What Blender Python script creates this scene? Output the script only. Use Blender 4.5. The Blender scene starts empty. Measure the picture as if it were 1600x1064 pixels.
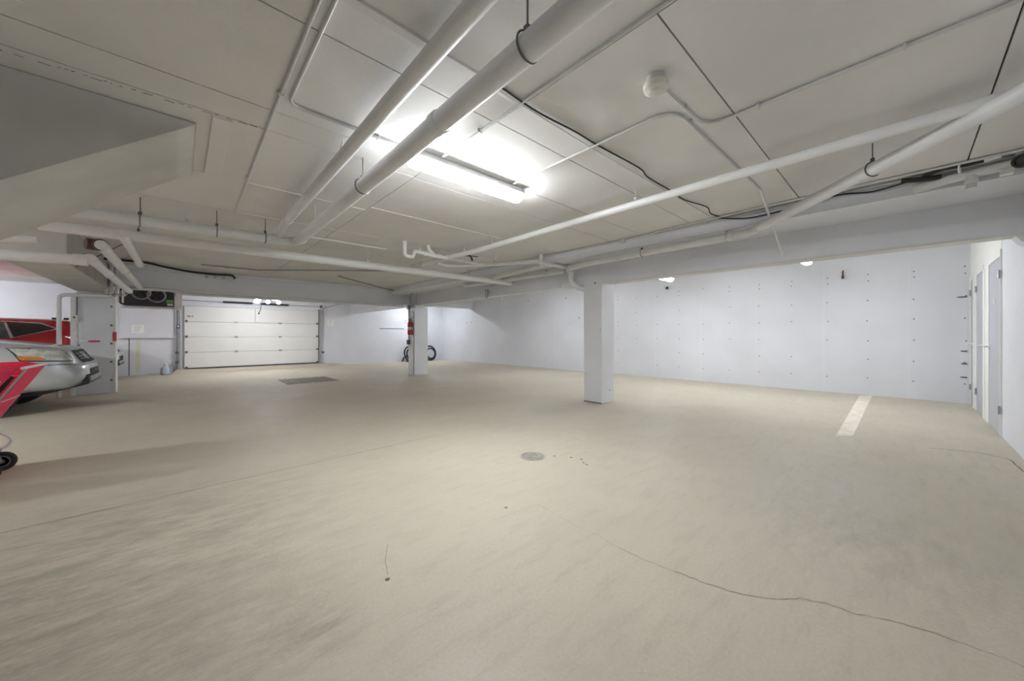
import bpy, bmesh, math, random
from mathutils import Vector, Matrix
from mathutils.bvhtree import BVHTree
random.seed(7)
PI = math.pi
scn = bpy.context.scene
C = scn.collection

# ------------------------------------------------------------------ camera, world, exposure
CZ, CZF = 2.6, 3.02            # ceiling height, and that of the bay beyond the long beam, m
FPX, VA, YH = 563.96, 282.0, 524.0
cd = bpy.data.cameras.new('camera')
cam = bpy.data.objects.new('camera', cd); C.objects.link(cam)
cam.location = (0, 0, 1.2)
cam.rotation_euler = (PI/2, 0, -math.atan((800-VA)/FPX))
cd.sensor_width = 36; cd.lens = FPX*36/1600; cd.shift_y = (YH-532)/1600
cd.clip_start = 0.02
scn.camera = cam
w = bpy.data.worlds.new('world'); scn.world = w; w.use_nodes = True
w.node_tree.nodes['Background'].inputs[0].default_value = (0.75, 0.8, 0.9, 1)
w.node_tree.nodes['Background'].inputs[1].default_value = 0.3
scn.view_settings.view_transform = 'Standard'; scn.view_settings.look = 'None'
scn.view_settings.gamma = 1.0; scn.view_settings.use_curve_mapping = False
scn.view_settings.exposure = 2.55
LAMP, LAMP_FAR, LAMP_LEFT, LAMP_LED = 18.0, 12.0, 27.0, 16.0   # emission of the lamps: open ceiling, beyond the beam, left bay (one lamp added), garage door

# ------------------------------------------------------------------ materials
def mat(name, col, rough=0.6, metal=0.0, var=0.06, vscale=3.0, bump=0.0, bscale=60.0, emit=0.0, coat=0.0, spec=0.5, detail=4.0):
    m = bpy.data.materials.new(name); m.use_nodes = True
    nt = m.node_tree; b = nt.nodes['Principled BSDF']
    b.inputs['Roughness'].default_value = rough; b.inputs['Metallic'].default_value = metal
    b.inputs['Specular IOR Level'].default_value = spec; b.inputs['Coat Weight'].default_value = coat
    tc = nt.nodes.new('ShaderNodeTexCoord')
    n = nt.nodes.new('ShaderNodeTexNoise'); n.inputs['Scale'].default_value = vscale; n.inputs['Detail'].default_value = detail
    nt.links.new(tc.outputs['Object'], n.inputs['Vector'])
    r = nt.nodes.new('ShaderNodeMapRange'); r.inputs['From Min'].default_value = .3; r.inputs['From Max'].default_value = .7
    r.inputs['To Min'].default_value = 1-var; r.inputs['To Max'].default_value = 1+var
    nt.links.new(n.outputs['Fac'], r.inputs['Value'])
    mx = nt.nodes.new('ShaderNodeMix'); mx.data_type = 'RGBA'; mx.blend_type = 'MULTIPLY'; mx.inputs[0].default_value = 1
    mx.inputs[6].default_value = (*col, 1); nt.links.new(r.outputs[0], mx.inputs[7])
    nt.links.new(mx.outputs[2], b.inputs['Base Color'])
    if bump:
        n2 = nt.nodes.new('ShaderNodeTexNoise'); n2.inputs['Scale'].default_value = bscale; n2.inputs['Detail'].default_value = 3
        nt.links.new(tc.outputs['Object'], n2.inputs['Vector'])
        bp = nt.nodes.new('ShaderNodeBump'); bp.inputs['Strength'].default_value = bump; bp.inputs['Distance'].default_value = .01
        nt.links.new(n2.outputs['Fac'], bp.inputs['Height']); nt.links.new(bp.outputs[0], b.inputs['Normal'])
    if emit:
        b.inputs['Emission Color'].default_value = (*col, 1); b.inputs['Emission Strength'].default_value = emit
    return m

M = {}
M['wall'] = mat('wall_paint', (.79, .80, .85), .55, var=.05, vscale=.9, bump=.12, bscale=14)
M['wallwhite'] = mat('wall_paint_white', (.88, .875, .85), .55, var=.03, vscale=1.2, bump=.08, bscale=20)
M['beam'] = mat('beam_paint', (.81, .82, .865), .5, var=.05, vscale=1.5, bump=.1, bscale=18)
M['ceil'] = mat('ceiling_paint', (.80, .785, .765), .7, var=.06, vscale=1.3, bump=.12, bscale=25)
M['ceil2'] = mat('ceiling_paint_b', (.78, .765, .745), .7, var=.06, vscale=1.1, bump=.12, bscale=25)
M['joint'] = mat('ceiling_joint', (.12, .115, .105), .9)
M['caulk'] = mat('white_caulk', (.78, .77, .73), .6)
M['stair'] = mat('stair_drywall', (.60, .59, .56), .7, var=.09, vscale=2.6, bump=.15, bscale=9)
M['pipe'] = mat('painted_pipe', (.80, .80, .81), .40, var=.04, vscale=5)
M['pipewhite'] = mat('white_plastic_pipe', (.86, .86, .85), .36, var=.03, vscale=5)
M['conduit'] = mat('painted_conduit', (.64, .635, .62), .45, var=.05, vscale=8)
M['steel'] = mat('hanger_steel', (.16, .155, .15), .5, metal=.4)
M['galv'] = mat('galvanised_steel', (.42, .43, .45), .4, metal=.6, var=.15, vscale=12)
M['black'] = mat('black_cable', (.018, .018, .018), .5)
M['rubber'] = mat('black_rubber', (.022, .022, .022), .75, bump=.1)
M['dark'] = mat('dark_interior', (.035, .036, .04), .5)
M['blackgloss'] = mat('black_gloss', (.012, .013, .014), .12)
M['plastic'] = mat('ivory_plastic', (.80, .78, .70), .35)
M['whitemetal'] = mat('white_enamel', (.80, .80, .82), .35, var=.02)
M['gdoor'] = mat('garage_door_white', (.82, .82, .80), .4, var=.02, vscale=2)
M['door'] = mat('door_grey', (.50, .51, .555), .4, var=.03, vscale=2)
M['lens'] = mat('lamp_lens', (.93, .97, 1.0), .3, var=0, emit=LAMP)
M['lens_far'] = mat('lamp_lens_far', (.93, .97, 1.0), .3, var=0, emit=LAMP_FAR)
M['lens_left'] = mat('lamp_lens_left', (.93, .97, 1.0), .3, var=0, emit=LAMP_LEFT)
M['led'] = mat('led_lens', (.95, .97, 1.0), .3, var=0, emit=LAMP_LED)
M['silver'] = mat('silver_car_paint', (.55, .58, .605), .26, metal=.25, var=.02, coat=.6)
M['redcar'] = mat('red_car_paint', (.46, .012, .014), .25, metal=.15, var=.02, coat=.8)
M['whitecar'] = mat('white_car_paint', (.80, .80, .80), .25, var=.02, coat=.6)
M['chrome'] = mat('chrome', (.75, .75, .76), .12, metal=1, var=.02)
M['lamp_clear'] = mat('headlamp_lens', (.66, .67, .64), .10, metal=.1, var=.35, vscale=11, coat=1)
M['amber'] = mat('amber_lens', (.75, .26, .03), .15, var=.2, vscale=20, coat=.6)
M['tail'] = mat('tail_lamp_red', (.50, .015, .03), .15, var=.2, vscale=20, coat=1)
M['carglass'] = mat('tinted_glass', (.010, .013, .013), .06, coat=1)
M['carglass2'] = mat('pale_tinted_glass', (.10, .14, .14), .08, var=.5, vscale=3.5, coat=1)
M['redfab'] = mat('red_fabric', (.92, .055, .14), .8, var=.08, vscale=30, bump=.25, bscale=240)
M['stitch'] = mat('white_stitching', (.80, .66, .66), .8)
M['redmark'] = mat('red_reflector', (.62, .05, .09), .35)
M['redpaint'] = mat('extinguisher_red', (.50, .02, .025), .3)
M['paper'] = mat('paper', (.95, .95, .94), .7, var=.01)
M['ink'] = mat('faded_print', (.66, .66, .67), .7)
M['blue'] = mat('blue_sticker', (.06, .07, .30), .4)
M['green'] = mat('green_sticker', (.16, .42, .10), .5)
M['greenbase'] = mat('green_plastic', (.03, .10, .06), .5)
M['yellow'] = mat('faded_yellow_paint', (.74, .73, .56), .6)
M['jug'] = mat('pale_blue_plastic', (.52, .60, .70), .3)
M['rust'] = mat('rusty_iron', (.33, .28, .24), .7, metal=.05, var=.3, vscale=9, bump=.2)
M['iron'] = mat('grey_iron', (.50, .47, .41), .6, metal=.3, var=.2, vscale=20)
M['hole'] = mat('tie_hole_rust', (.17, .15, .14), .9)
M['line'] = mat('worn_line_paint', (.82, .77, .65), .7, var=.12, vscale=9)
M['crack'] = mat('floor_crack', (.20, .175, .135), .95, var=.3, vscale=7)
M['cut'] = mat('saw_cut', (.25, .225, .175), .95, var=.25, vscale=3)
M['valve'] = mat('brown_valve', (.10, .045, .035), .5)

def floor_mat():
    m = bpy.data.materials.new('concrete_floor'); m.use_nodes = True
    nt = m.node_tree; b = nt.nodes['Principled BSDF']; N = nt.nodes.new; L = nt.links.new
    tc = N('ShaderNodeNewGeometry')
    def noise(scale, detail=5, rough=.6, rot=None, sc=None):
        n = N('ShaderNodeTexNoise'); n.inputs['Scale'].default_value = scale; n.inputs['Detail'].default_value = detail
        n.inputs['Roughness'].default_value = rough
        if sc:
            mp = N('ShaderNodeMapping'); mp.inputs['Scale'].default_value = sc
            if rot: mp.inputs['Rotation'].default_value = (0, 0, rot)
            L(tc.outputs['Position'], mp.inputs[0]); L(mp.outputs[0], n.inputs['Vector'])
        else: L(tc.outputs['Position'], n.inputs['Vector'])
        return n
    def rng(sock, a, c, lo, hi):
        r = N('ShaderNodeMapRange'); r.inputs['From Min'].default_value = a; r.inputs['From Max'].default_value = c
        r.inputs['To Min'].default_value = lo; r.inputs['To Max'].default_value = hi; L(sock, r.inputs['Value']); return r.outputs[0]
    def mix(fac, a, c, mode='MIX'):
        x = N('ShaderNodeMix'); x.data_type = 'RGBA'; x.blend_type = mode
        if isinstance(fac, float): x.inputs[0].default_value = fac
        else: L(fac, x.inputs[0])
        for i, s in ((6, a), (7, c)):
            if isinstance(s, tuple): x.inputs[i].default_value = (*s, 1)
            else: L(s, x.inputs[i])
        return x.outputs[2]
    base = mix(rng(noise(.45).outputs['Fac'], .35, .65, 0, 1), (.600, .548, .440), (.530, .485, .388))
    base = mix(rng(noise(2.2, 6, .65).outputs['Fac'], .35, .7, 0, .55), base, (.63, .568, .462))
    streak = noise(3.0, 6, .7, rot=.6, sc=(1, 4.5, 1))
    base = mix(rng(streak.outputs['Fac'], .50, .70, 0, .34), base, (.41, .37, .292))
    base = mix(rng(noise(1.1, 7, .7).outputs['Fac'], .50, .66, 0, .35), base, (.46, .418, .332))
    grit = rng(noise(70, 3).outputs['Fac'], .3, .7, .95, 1.05)
    base = mix(1.0, base, grit, 'MULTIPLY')
    def spot(cx, cy, rad, col, amt, nscale, sc=(1, 1, 1)):
        nonlocal base
        mp = N('ShaderNodeMapping'); mp.vector_type = 'POINT'
        mp.inputs['Location'].default_value = (-cx*sc[0], -cy*sc[1], 0); mp.inputs['Scale'].default_value = sc
        L(tc.outputs['Position'], mp.inputs[0])
        ln = N('ShaderNodeVectorMath'); ln.operation = 'LENGTH'; L(mp.outputs[0], ln.inputs[0])
        r = rng(ln.outputs['Value'], rad*.25, rad, 1, 0)
        n = noise(nscale, 8, .75, rot=.5, sc=(1, 2.5, 1))
        mul = N('ShaderNodeMath'); mul.operation = 'MULTIPLY'; L(r, mul.inputs[0]); L(rng(n.outputs['Fac'], .42, .62, 0, amt), mul.inputs[1])
        base = mix(mul.outputs[0], base, col)
    spot(-.30, 2.9, 1.45, (.27, .25, .195), .60, 3.2)
    spot(-.55, 2.2, .9, (.30, .275, .215), .5, 8)          # tyre-worn dirty patch at the left
    spot(.05, 1.75, .65, (.30, .275, .215), .42, 6)
    spot(.42, 1.62, .22, (.27, .25, .195), .55, 5)
    spot(3.6, .45, .8, (.58, .59, .56), .5, 5, (.7, 1.3, 1))    # pale scuffed patch at the right
    spot(1.45, -.25, .5, (.36, .33, .26), .45, 6)
    spot(2.95, .05, .9, (.36, .335, .27), .45, 4)
    L(base, b.inputs['Base Color'])
    L(rng(noise(1.6, 5).outputs['Fac'], .3, .7, .48, .68), b.inputs['Roughness'])
    b.inputs['Specular IOR Level'].default_value = .35
    bp = N('ShaderNodeBump'); bp.inputs['Strength'].default_value = .18; bp.inputs['Distance'].default_value = .01
    L(noise(35, 5).outputs['Fac'], bp.inputs['Height']); L(bp.outputs[0], b.inputs['Normal'])
    return m
M['floor'] = floor_mat()

# ------------------------------------------------------------------ mesh helpers
class MB:
    def __init__(s): s.bm = bmesh.new()
    def box(s, x0, x1, y0, y1, z0, z1):
        r = bmesh.ops.create_cube(s.bm, size=1)
        bmesh.ops.scale(s.bm, verts=r['verts'], vec=(x1-x0, y1-y0, z1-z0))
        bmesh.ops.translate(s.bm, verts=r['verts'], vec=((x0+x1)/2, (y0+y1)/2, (z0+z1)/2)); return s
    def hexa(s, p):                      # 8 points: 4 bottom ccw, 4 top ccw
        v = [s.bm.verts.new(q) for q in p]
        for f in ((3, 2, 1, 0), (4, 5, 6, 7), (0, 1, 5, 4), (1, 2, 6, 5), (2, 3, 7, 6), (3, 0, 4, 7)): s.bm.faces.new([v[i] for i in f])
        return s
    def bar(s, p, q, wd, ht, up=(0, 0, 1)):   # a straight bar of rectangular section
        p, q = Vector(p), Vector(q); d = (q-p).normalized(); u = Vector(up)
        a = d.cross(u).normalized()*wd/2; u = a.cross(d).normalized()*ht/2
        return s.hexa([p-a-u, p+a-u, q+a-u, q-a-u, p-a+u, p+a+u, q+a+u, q-a+u])
    def prism(s, poly, axis, a, b):      # poly in the two other axes, extruded along axis from a to b
        def mk(u, v, t):
            return {'x': (t, u, v), 'y': (u, t, v), 'z': (u, v, t)}[axis]
        A = [s.bm.verts.new(mk(u, v, a)) for u, v in poly]; B = [s.bm.verts.new(mk(u, v, b)) for u, v in poly]
        s.bm.faces.new(A); s.bm.faces.new(B[::-1]); n = len(poly)
        for i in range(n): s.bm.faces.new((A[i], B[i], B[(i+1) % n], A[(i+1) % n]))
        return s
    def tube(s, pts, r, n=14, caps=True, closed=False):
        P = [Vector(p) for p in pts]; k = len(P); rings = []
        R = r if isinstance(r, (list, tuple)) else [r]*k
        T = []
        for i in range(k):
            a = P[i]-P[i-1] if (i or closed) else P[1]-P[0]
            b = P[(i+1) % k]-P[i] if (i < k-1 or closed) else a
            T.append((a.normalized()+b.normalized()).normalized())
        u = Vector((0, 0, 1)) if abs(T[0].z) < .9 else Vector((1, 0, 0))
        u = (u-T[0]*u.dot(T[0])).normalized()
        for i in range(k):
            u = (u-T[i]*u.dot(T[i])).normalized(); v = T[i].cross(u)
            if 0 < i < k-1 or closed:
                a = (P[i]-P[i-1]).normalized(); c = max(.5, a.dot(T[i]))
            else: c = 1
            rings.append([s.bm.verts.new(P[i]+(u*math.cos(t)+v*math.sin(t))*R[i]/(c if c > .93 else 1)) for t in [2*PI*j/n for j in range(n)]])
        m = k if closed else k-1
        for i in range(m):
            A, B = rings[i], rings[(i+1) % k]
            for j in range(n): s.bm.faces.new((A[j], A[(j+1) % n], B[(j+1) % n], B[j]))
        if caps and not closed: s.bm.faces.new(rings[0][::-1]); s.bm.faces.new(rings[-1])
        return s
    def ring(s, c, axis, R, r, n=28, m=8):
        a = Vector(axis).normalized(); u = a.orthogonal().normalized(); v = a.cross(u); c = Vector(c)
        return s.tube([c+(u*math.cos(t)+v*math.sin(t))*R for t in [2*PI*i/n for i in range(n)]], r, m, closed=True)
    def lathe(s, c, axis, prof, n=24):   # prof: list of (radius, height along axis)
        a = Vector(axis).normalized(); u = a.orthogonal().normalized(); v = a.cross(u); c = Vector(c); rings = []
        for R, h in prof:
            rings.append([s.bm.verts.new(c+a*h+(u*math.cos(t)+v*math.sin(t))*max(R, 1e-4)) for t in [2*PI*i/n for i in range(n)]])
        for A, B in zip(rings, rings[1:]):
            for j in range(n): s.bm.faces.new((A[j], A[(j+1) % n], B[(j+1) % n], B[j]))
        s.bm.faces.new(rings[0][::-1]); s.bm.faces.new(rings[-1]); return s
    def strip(s, pts, wd, z):            # a flat ribbon on the floor
        P = [Vector((x, y, z)) for x, y in pts]; prev = None
        for i, p in enumerate(P):
            t = (P[min(i+1, len(P)-1)]-P[max(i-1, 0)]).normalized(); a = Vector((-t.y, t.x, 0))*(wd[i] if isinstance(wd, list) else wd)/2
            cur = (s.bm.verts.new(p+a), s.bm.verts.new(p-a))
            if prev: s.bm.faces.new((prev[0], prev[1], cur[1], cur[0]))
            prev = cur
        return s

def fillet(pts, rad, n=7):
    P = [Vector(p) for p in pts]; out = [P[0]]
    for i in range(1, len(P)-1):
        a = (P[i-1]-P[i]); b = (P[i+1]-P[i]); la, lb = a.length, b.length; a.normalize(); b.normalize()
        ang = a.angle(b); d = min(rad/math.tan(ang/2) if ang < 3.1 else 0, la*.49, lb*.49)
        if d < 1e-4: out.append(P[i]); continue
        p0, p1 = P[i]+a*d, P[i]+b*d
        for j in range(n+1):
            t = j/n; out.append(p0*(1-t)**2+P[i]*2*t*(1-t)+p1*t*t)
    out.append(P[-1]); return out

WL = {}
def tag(o, label=None, cat=None, group=None, kind=None):
    if label: o['label'] = label
    if cat: o['category'] = cat
    if group: o['group'] = group
    if kind: o['kind'] = kind
    return o
def thing(name, label, cat, loc, group=None, rz=0):
    o = bpy.data.objects.new(name, None); C.objects.link(o); o.location = loc; o.rotation_euler = (0, 0, rz)
    o.empty_display_size = .1; WL[o] = Vector(loc); return tag(o, label, cat, group)
def obj(name, mb, m, parent=None, smooth=False, bevel=0.0, local=False, ang=40, seg=2):
    bm = mb.bm
    bmesh.ops.recalc_face_normals(bm, faces=bm.faces)
    me = bpy.data.meshes.new(name); off = Vector()
    if parent is not None:
        off = Vector() if local else WL[parent]
    else:
        xs = [v.co for v in bm.verts]; mn = Vector([min(c[i] for c in xs) for i in range(3)]); mx = Vector([max(c[i] for c in xs) for i in range(3)])
        off = Vector(((mn.x+mx.x)/2, (mn.y+mx.y)/2, mn.z))
    bmesh.ops.translate(bm, verts=bm.verts, vec=-off)
    bm.to_mesh(me); bm.free()
    o = bpy.data.objects.new(name, me); C.objects.link(o)
    for x in (m if isinstance(m, list) else [m]): me.materials.append(x)
    if parent is not None: o.parent = parent; WL[o] = WL[parent]
    else: o.location = off; WL[o] = off
    if smooth:
        me.polygons.foreach_set('use_smooth', [True]*len(me.polygons)); me.set_sharp_from_angle(angle=math.radians(ang))
    if bevel:
        b = o.modifiers.new('bevel', 'BEVEL'); b.width = bevel; b.segments = seg; b.limit_method = 'ANGLE'
    return o
def struct(name, mb, m, parent=None, **k): return tag(obj(name, mb, m, parent, **k), kind='structure' if parent is None else None)

# ================================================================== ROOM SHELL
XL_, XR, YF, YB = -9.0, 10.05, -.78, 15.6
def xr(y): return 10.2-.034*(y+.78)          # the tie-hole wall runs a little out of square
floor = struct('floor', MB().box(XL_-.2, 10.6, -1.0, 16.0, -.15, 0), M['floor'])
WL[floor] = floor.location.copy()
struct('wall_front', MB().box(XL_-.2, 10.6, -.98, YF, 0, CZF+.2), M['wall'])
wall_back = struct('wall_back', MB().box(XL_-.2, 10.6, YB, 15.8, 0, CZF+.2), M['wall'])
struct('wall_left', MB().box(XL_-.2, XL_, -.98, 15.8, 0, CZ+.2), M['wall'])
wall_right = struct('wall_right', MB().hexa([(xr(-.98), -.98, 0), (10.6, -.98, 0), (10.6, 15.8, 0), (xr(15.8), 15.8, 0),
    (xr(-.98), -.98, CZF+.2), (10.6, -.98, CZF+.2), (10.6, 15.8, CZF+.2), (xr(15.8), 15.8, CZF+.2)]), M['wall'])

# ceiling: a slab with separate boards below it, open joints between them
ceil = struct('ceiling', MB().box(XL_-.2, 5.70, -1.0, 16.0, CZ+.018, CZ+.2).box(5.70, 10.7, -1.0, 16.0, CZF+.018, CZF+.2), M['joint'])
G = .0045
def boards(x0, x1, ys, CZ=CZ):
    for k, (a, b) in enumerate(zip(ys, ys[1:])):
        obj('ceiling_panel', MB().box(x0+G, x1-G, a+G, b-G, CZ, CZ+.017), M['ceil' if random.random() < .6 else 'ceil2'], ceil)
yA = [-.78, .55, 1.59, 1.825, 2.665, 2.94, 4.075, 5.135, 6.3, 7.5, 8.7, 9.9, 11.1, 12.3, 13.5, 14.7, 15.6]
yBp = [-.78, -.34, .73, 1.81, 2.48, 2.955, 3.95, 5.1, 6.3, 7.5, 8.7, 9.9, 11.1, 12.3, 13.5, 14.7, 15.6]
yC = [-.78+.02]+[.73+1.22*i for i in range(12)]+[15.6]
boards(-1.6, 1.525, yA); boards(1.525, 5.4, yBp); boards(5.70, 8.1, yC, CZF); boards(8.1, 10.6, yC, CZF)
for x0, x1 in ((-4.1, -1.6), (-6.6, -4.1), (XL_, -6.6)): boards(x0, x1, yC)
# caulked (white) joints and a rough smear of caulk
for name, p, q in (('caulk_line', (.1, 4.075), (1.52, 4.075)), ('caulk_line', (1.53, 3.95), (4.6, 3.95)), ('caulk_line', (.46, 5.135), (2.1, 5.1))):
    obj(name, MB().bar((*p, CZ-.002), (*q, CZ-.002), .018, .006), M['caulk'], ceil)
sm = MB()
x = -.75
while x < .42:
    l = random.uniform(.008, .05); y = 3.0-.055*(x+.65)+random.uniform(-.006, .006)
    sm.bar((x, y, CZ-.0005), (x+l, y+random.uniform(-.006, .006), CZ-.0005), random.uniform(.0015, .006), .0016); x += l+random.uniform(.002, .05)
tag(obj('caulk_smear', sm, M['joint'], ceil), kind='stuff')
obj('ceiling_batten', MB().box(.15, .252, 2.97, 4.065, CZ-.016, CZ), M['ceil'], ceil, bevel=.002)
obj('ceiling_batten', MB().box(.30, 1.50, 1.535, 1.583, CZ-.014, CZ), M['ceil'], ceil, bevel=.002)
obj('ceiling_patch', MB().prism([(-.57, 2.64), (-.49, 2.50), (-.9, 2.2), (-1.2, 2.6)], 'z', CZ-.012, CZ), M['wallwhite'], ceil)

# marks in the floor
obj('control_joint', MB().strip([(-2.5+.4*i, 3.66+.012*i) for i in range(13)], .007, .0012), M['cut'], floor)
crk = [(1.868, 1.765), (1.849, 1.572), (1.835, 1.377), (1.838, 1.238), (1.824, 1.101), (1.823, .966), (1.84, .834), (1.861, .715), (1.876, .633), (1.911, .508), (1.991, .402), (2.081, .324), (2.126, .24), (2.145, .138), (2.205, .025), (2.239, -.063), (2.247, -.146), (2.25, -.222), (2.249, -.291), (2.25, -.5), (2.24, -.77)]
def jag(pts, n=5, a=.006):
    out = []
    for p, q in zip(pts, pts[1:]):
        for i in range(n):
            t = i/n; out.append((p[0]+(q[0]-p[0])*t+random.uniform(-a, a), p[1]+(q[1]-p[1])*t+random.uniform(-a, a)))
    return out+[pts[-1]]
j = jag(crk); obj('crack', MB().strip(j, [random.uniform(.0012, .0036)*(1.0 if i > 20 else .6) for i in range(len(j))], .0012), M['crack'], floor)
j = jag([(5.865, -.166), (6.012, -.473), (5.929, -.66), (5.904, -.686), (5.443, -.706)]); obj('crack', MB().strip(j, [.010]*len(j), .0012), M['crack'], floor)
j = jag([(.876, 2.014), (.80, 1.86), (.765, 1.75)], 4, .003); obj('crack', MB().strip(j, [.0022]*len(j), .0012), M['crack'], floor)
obj('floor_chip', MB().lathe((.750, 1.722, .0004), (0, 0, 1), [(.013, 0), (.010, .0014)], 9), M['crack'], floor)
obj('floor_chip', MB().lathe((1.67, 1.88, .0004), (0, 0, 1), [(.012, 0), (.008, .0014)], 9), M['crack'], floor)
obj('painted_line', MB().prism([(5.764, .558), (9.98, .613), (10.17, .44), (5.916, .419)], 'z', .0002, .0014), M['line'], floor)
for p in ((2.83, 2.22), (2.86, 2.12), (2.80, 2.05), (2.78, 2.00), (2.74, 2.36)):
    obj('floor_chip', MB().lathe((*p, .0004), (0, 0, 1), [(.014, 0), (.006, .0012)], 7), M['crack'], floor)

# tie holes and board marks in the right-hand wall
th = MB()
for k in range(12):
    y = -.72+.612*k
    for z in (.34, .72, 1.10, 1.50, 1.89, 2.30, 2.41):
        if random.random() < .08 and k > 2: continue
        th.lathe((xr(y)+.004, y+random.uniform(-.01, .01), z+random.uniform(-.012, .012)), (-1, 0, 0), [(.014, 0), (.010, .006), (.004, .008)], 8)
for y, z in ((13.65, 1.78), (13.3, 1.80), (8.0, 2.5), (9.8, 2.53), (7.45, 1.79)):
    th.lathe((xr(y)+.004, y, z), (-1, 0, 0), [(.03, 0), (.02, .008)], 8)
tag(obj('tie_hole', th, M['hole'], wall_right), kind='stuff')
for y in (-.05, 1.17, 2.39, 3.61, 4.83, 6.05, 7.27, 8.5):
    obj('formwork_seam', MB().box(xr(y)-.003, xr(y)+.05, y-.003, y+.003, 0, 2.55), M['wallwhite'], wall_right)
for z, l in ((1.88, .25), (.92, .10), (.46, .12), (.70, .08)):
    obj('form_tie', MB().tube([(xr(-.6)+.01, -.7+l*.3, z), (xr(-.6)-.01, -.74, z)], .012, 6), M['hole'], wall_right)
for k in range(3):
    y = 9.6-1.8*k
    obj('formwork_scar', MB().box(xr(y)-.004, xr(y)+.02, y, y+.02, 1.6, 1.62), M['hole'], wall_right)

# ------------------------------------------------------------------ doors in the front wall
def wall_door(n, x0, x1, ztop, hinge_right):
    d = struct('door_%d' % n, MB().box(x0, x1, YF-.02, YF+.010, .012, ztop), M['door'], bevel=.002)
    fw = .10
    for a, b in ((x0-.018, x0-.005) if n == 1 else (x0-.16, x0-.005), (x1+.005, x1+(.30 if n == 1 else .13))):
        obj('door_jamb', MB().box(a, b, YF-.01, YF+.016, 0, ztop+.006), M['wallwhite'], d, bevel=.003)
    obj('door_head', MB().box(x0-.018, x1+.13, YF-.01, YF+.016, ztop+.006, ztop+.09), M['wallwhite'], d, bevel=.003)
    hx = x0-.004 if hinge_right else x1+.004
    for z in (.31, 1.93):
        obj('hinge', MB().tube([(hx, YF+.022, z-.05), (hx, YF+.022, z+.05)], .010, 10).box(hx-.03, hx+.03, YF+.014, YF+.019, z-.045, z+.045), M['galv'], d)
    kx = x1-.07 if hinge_right else x0+.07
    sx = -1 if hinge_right else 1
    obj('door_handle', MB().lathe((kx, YF+.010, 1.05), (0, 1, 0), [(.030, 0), (.030, .012), (.012, .014), (.012, .05)], 16).tube(fillet([(kx, YF+.055, 1.05), (kx, YF+.062, 1.05), (kx+sx*.12, YF+.062, 1.05)], .01), .010, 8), M['whitemetal'], d, smooth=True)
    return d
obj('white_painted_area', MB().box(7.19, 10.2, YF-.01, YF+.003, 2.0, CZF), M['wallwhite'], bpy.data.objects['wall_front'])
d1 = wall_door(1, 7.19, 8.06, 2.14, True)
d2 = wall_door(2, 8.60, 9.30, 2.14, False)
d3 = wall_door(3, 9.72, 10.05, 2.13, False)
obj('door_sign', MB().box(7.55, 7.60, YF+.012, YF+.016, 1.60, 1.66), M['paper'], d1)

# ------------------------------------------------------------------ beams, columns, pier
def bx(y): return 5.49-.018*y                   # near face of the long beam
def skewbox(x0, x1, y0, y1, z0, z1):
    d = lambda y: bx(y)
    return MB().hexa([(d(y0)+x0, y0, z0), (d(y0)+x1, y0, z0), (d(y1)+x1, y1, z0), (d(y1)+x0, y1, z0), (d(y0)+x0, y0, z1), (d(y0)+x1, y0, z1), (d(y1)+x1, y1, z1), (d(y1)+x0, y1, z1)])
t = thing('long_beam', 'long painted beam over both square columns with a boxed soffit on top', 'beam', (5.5, 7.4, 2.1))
obj('beam_web', skewbox(0, .22, YF, YB, 2.115, CZ), M['beam'], t, bevel=.006)
obj('soffit_box', skewbox(-.68, .0, YF, YB, 2.455, CZ-.001), M['beam'], t, bevel=.004)
obj('beam_upstand', skewbox(.03, .22, YF, YB, CZ, CZF-.001), M['beam'], t)
obj('corbel', MB().prism([(-.78, 2.115), (-.66, 2.115), (-.70, 2.04), (-.78, 1.98)], 'x', 5.52, 5.72), M['beam'], t, bevel=.01)
obj('edge_strip', skewbox(.0, .20, YF, 3.5, 2.098, 2.115), M['ceil2'], t)
t = thing('cross_beam', 'grey cross beam in front of the garage door between long beam and wall pier', 'beam', (2.2, 10.6, 2.15))
obj('beam_web', MB().box(-1.02, 5.29, 10.5, 10.8, 2.155, CZ-.001), M['beam'], t, bevel=.006)
obj('ledge_strip', MB().box(-1.02, 5.0, 10.42, 10.5, CZ-.07, CZ-.001), M['beam'], t, bevel=.004)
tag(obj('far_beam', MB().box(5.55, 9.72, 13.2, 13.45, 2.40, CZF-.001), M['beam'], bevel=.006), 'short cross beam beyond the far column meeting the tie-hole wall', 'beam')
t = thing('side_beam', 'short beam over the parked cars ending on the wall pier at left', 'beam', (-1.3, 9, 2.1))
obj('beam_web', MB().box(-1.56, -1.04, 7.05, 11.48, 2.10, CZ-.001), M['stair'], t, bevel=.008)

def column(x0, x1, y0, y1, zt, label):
    t = thing('square_column', label, 'column', ((x0+x1)/2, (y0+y1)/2, 0), 'square columns under the long beam')
    obj('shaft', MB().box(x0, x1, y0, y1, 0, zt), M['beam'], t, bevel=.012, seg=3)
    return t
c1 = column(5.42, 5.82, 3.58, 3.97, 2.135, 'nearer square grey column under the long beam, standing alone')
for p in ((3.59, 1.3), (3.9, .5)):
    obj('paint_chip', MB().lathe((5.419, p[0]+.02, p[1]), (-1, 0, 0), [(.012, 0), (.004, .003)], 7), M['galv'], c1)
obj('base_scuff', MB().box(5.417, 5.425, 3.59, 3.96, .0, .018), M['hole'], c1)
obj('anchor', MB().lathe((5.66, 3.579, .22), (0, -1, 0), [(.013, 0), (.009, .012)], 8), M['galv'], c1)
obj('anchor', MB().lathe((5.418, 3.72, 2.13), (-1, 0, 0), [(.016, 0), (.012, .012)], 8), M['steel'], c1)
column(5.17, 5.62, 9.95, 10.35, 2.13, 'farther square grey column with conduits and the red extinguisher on it')

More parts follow.
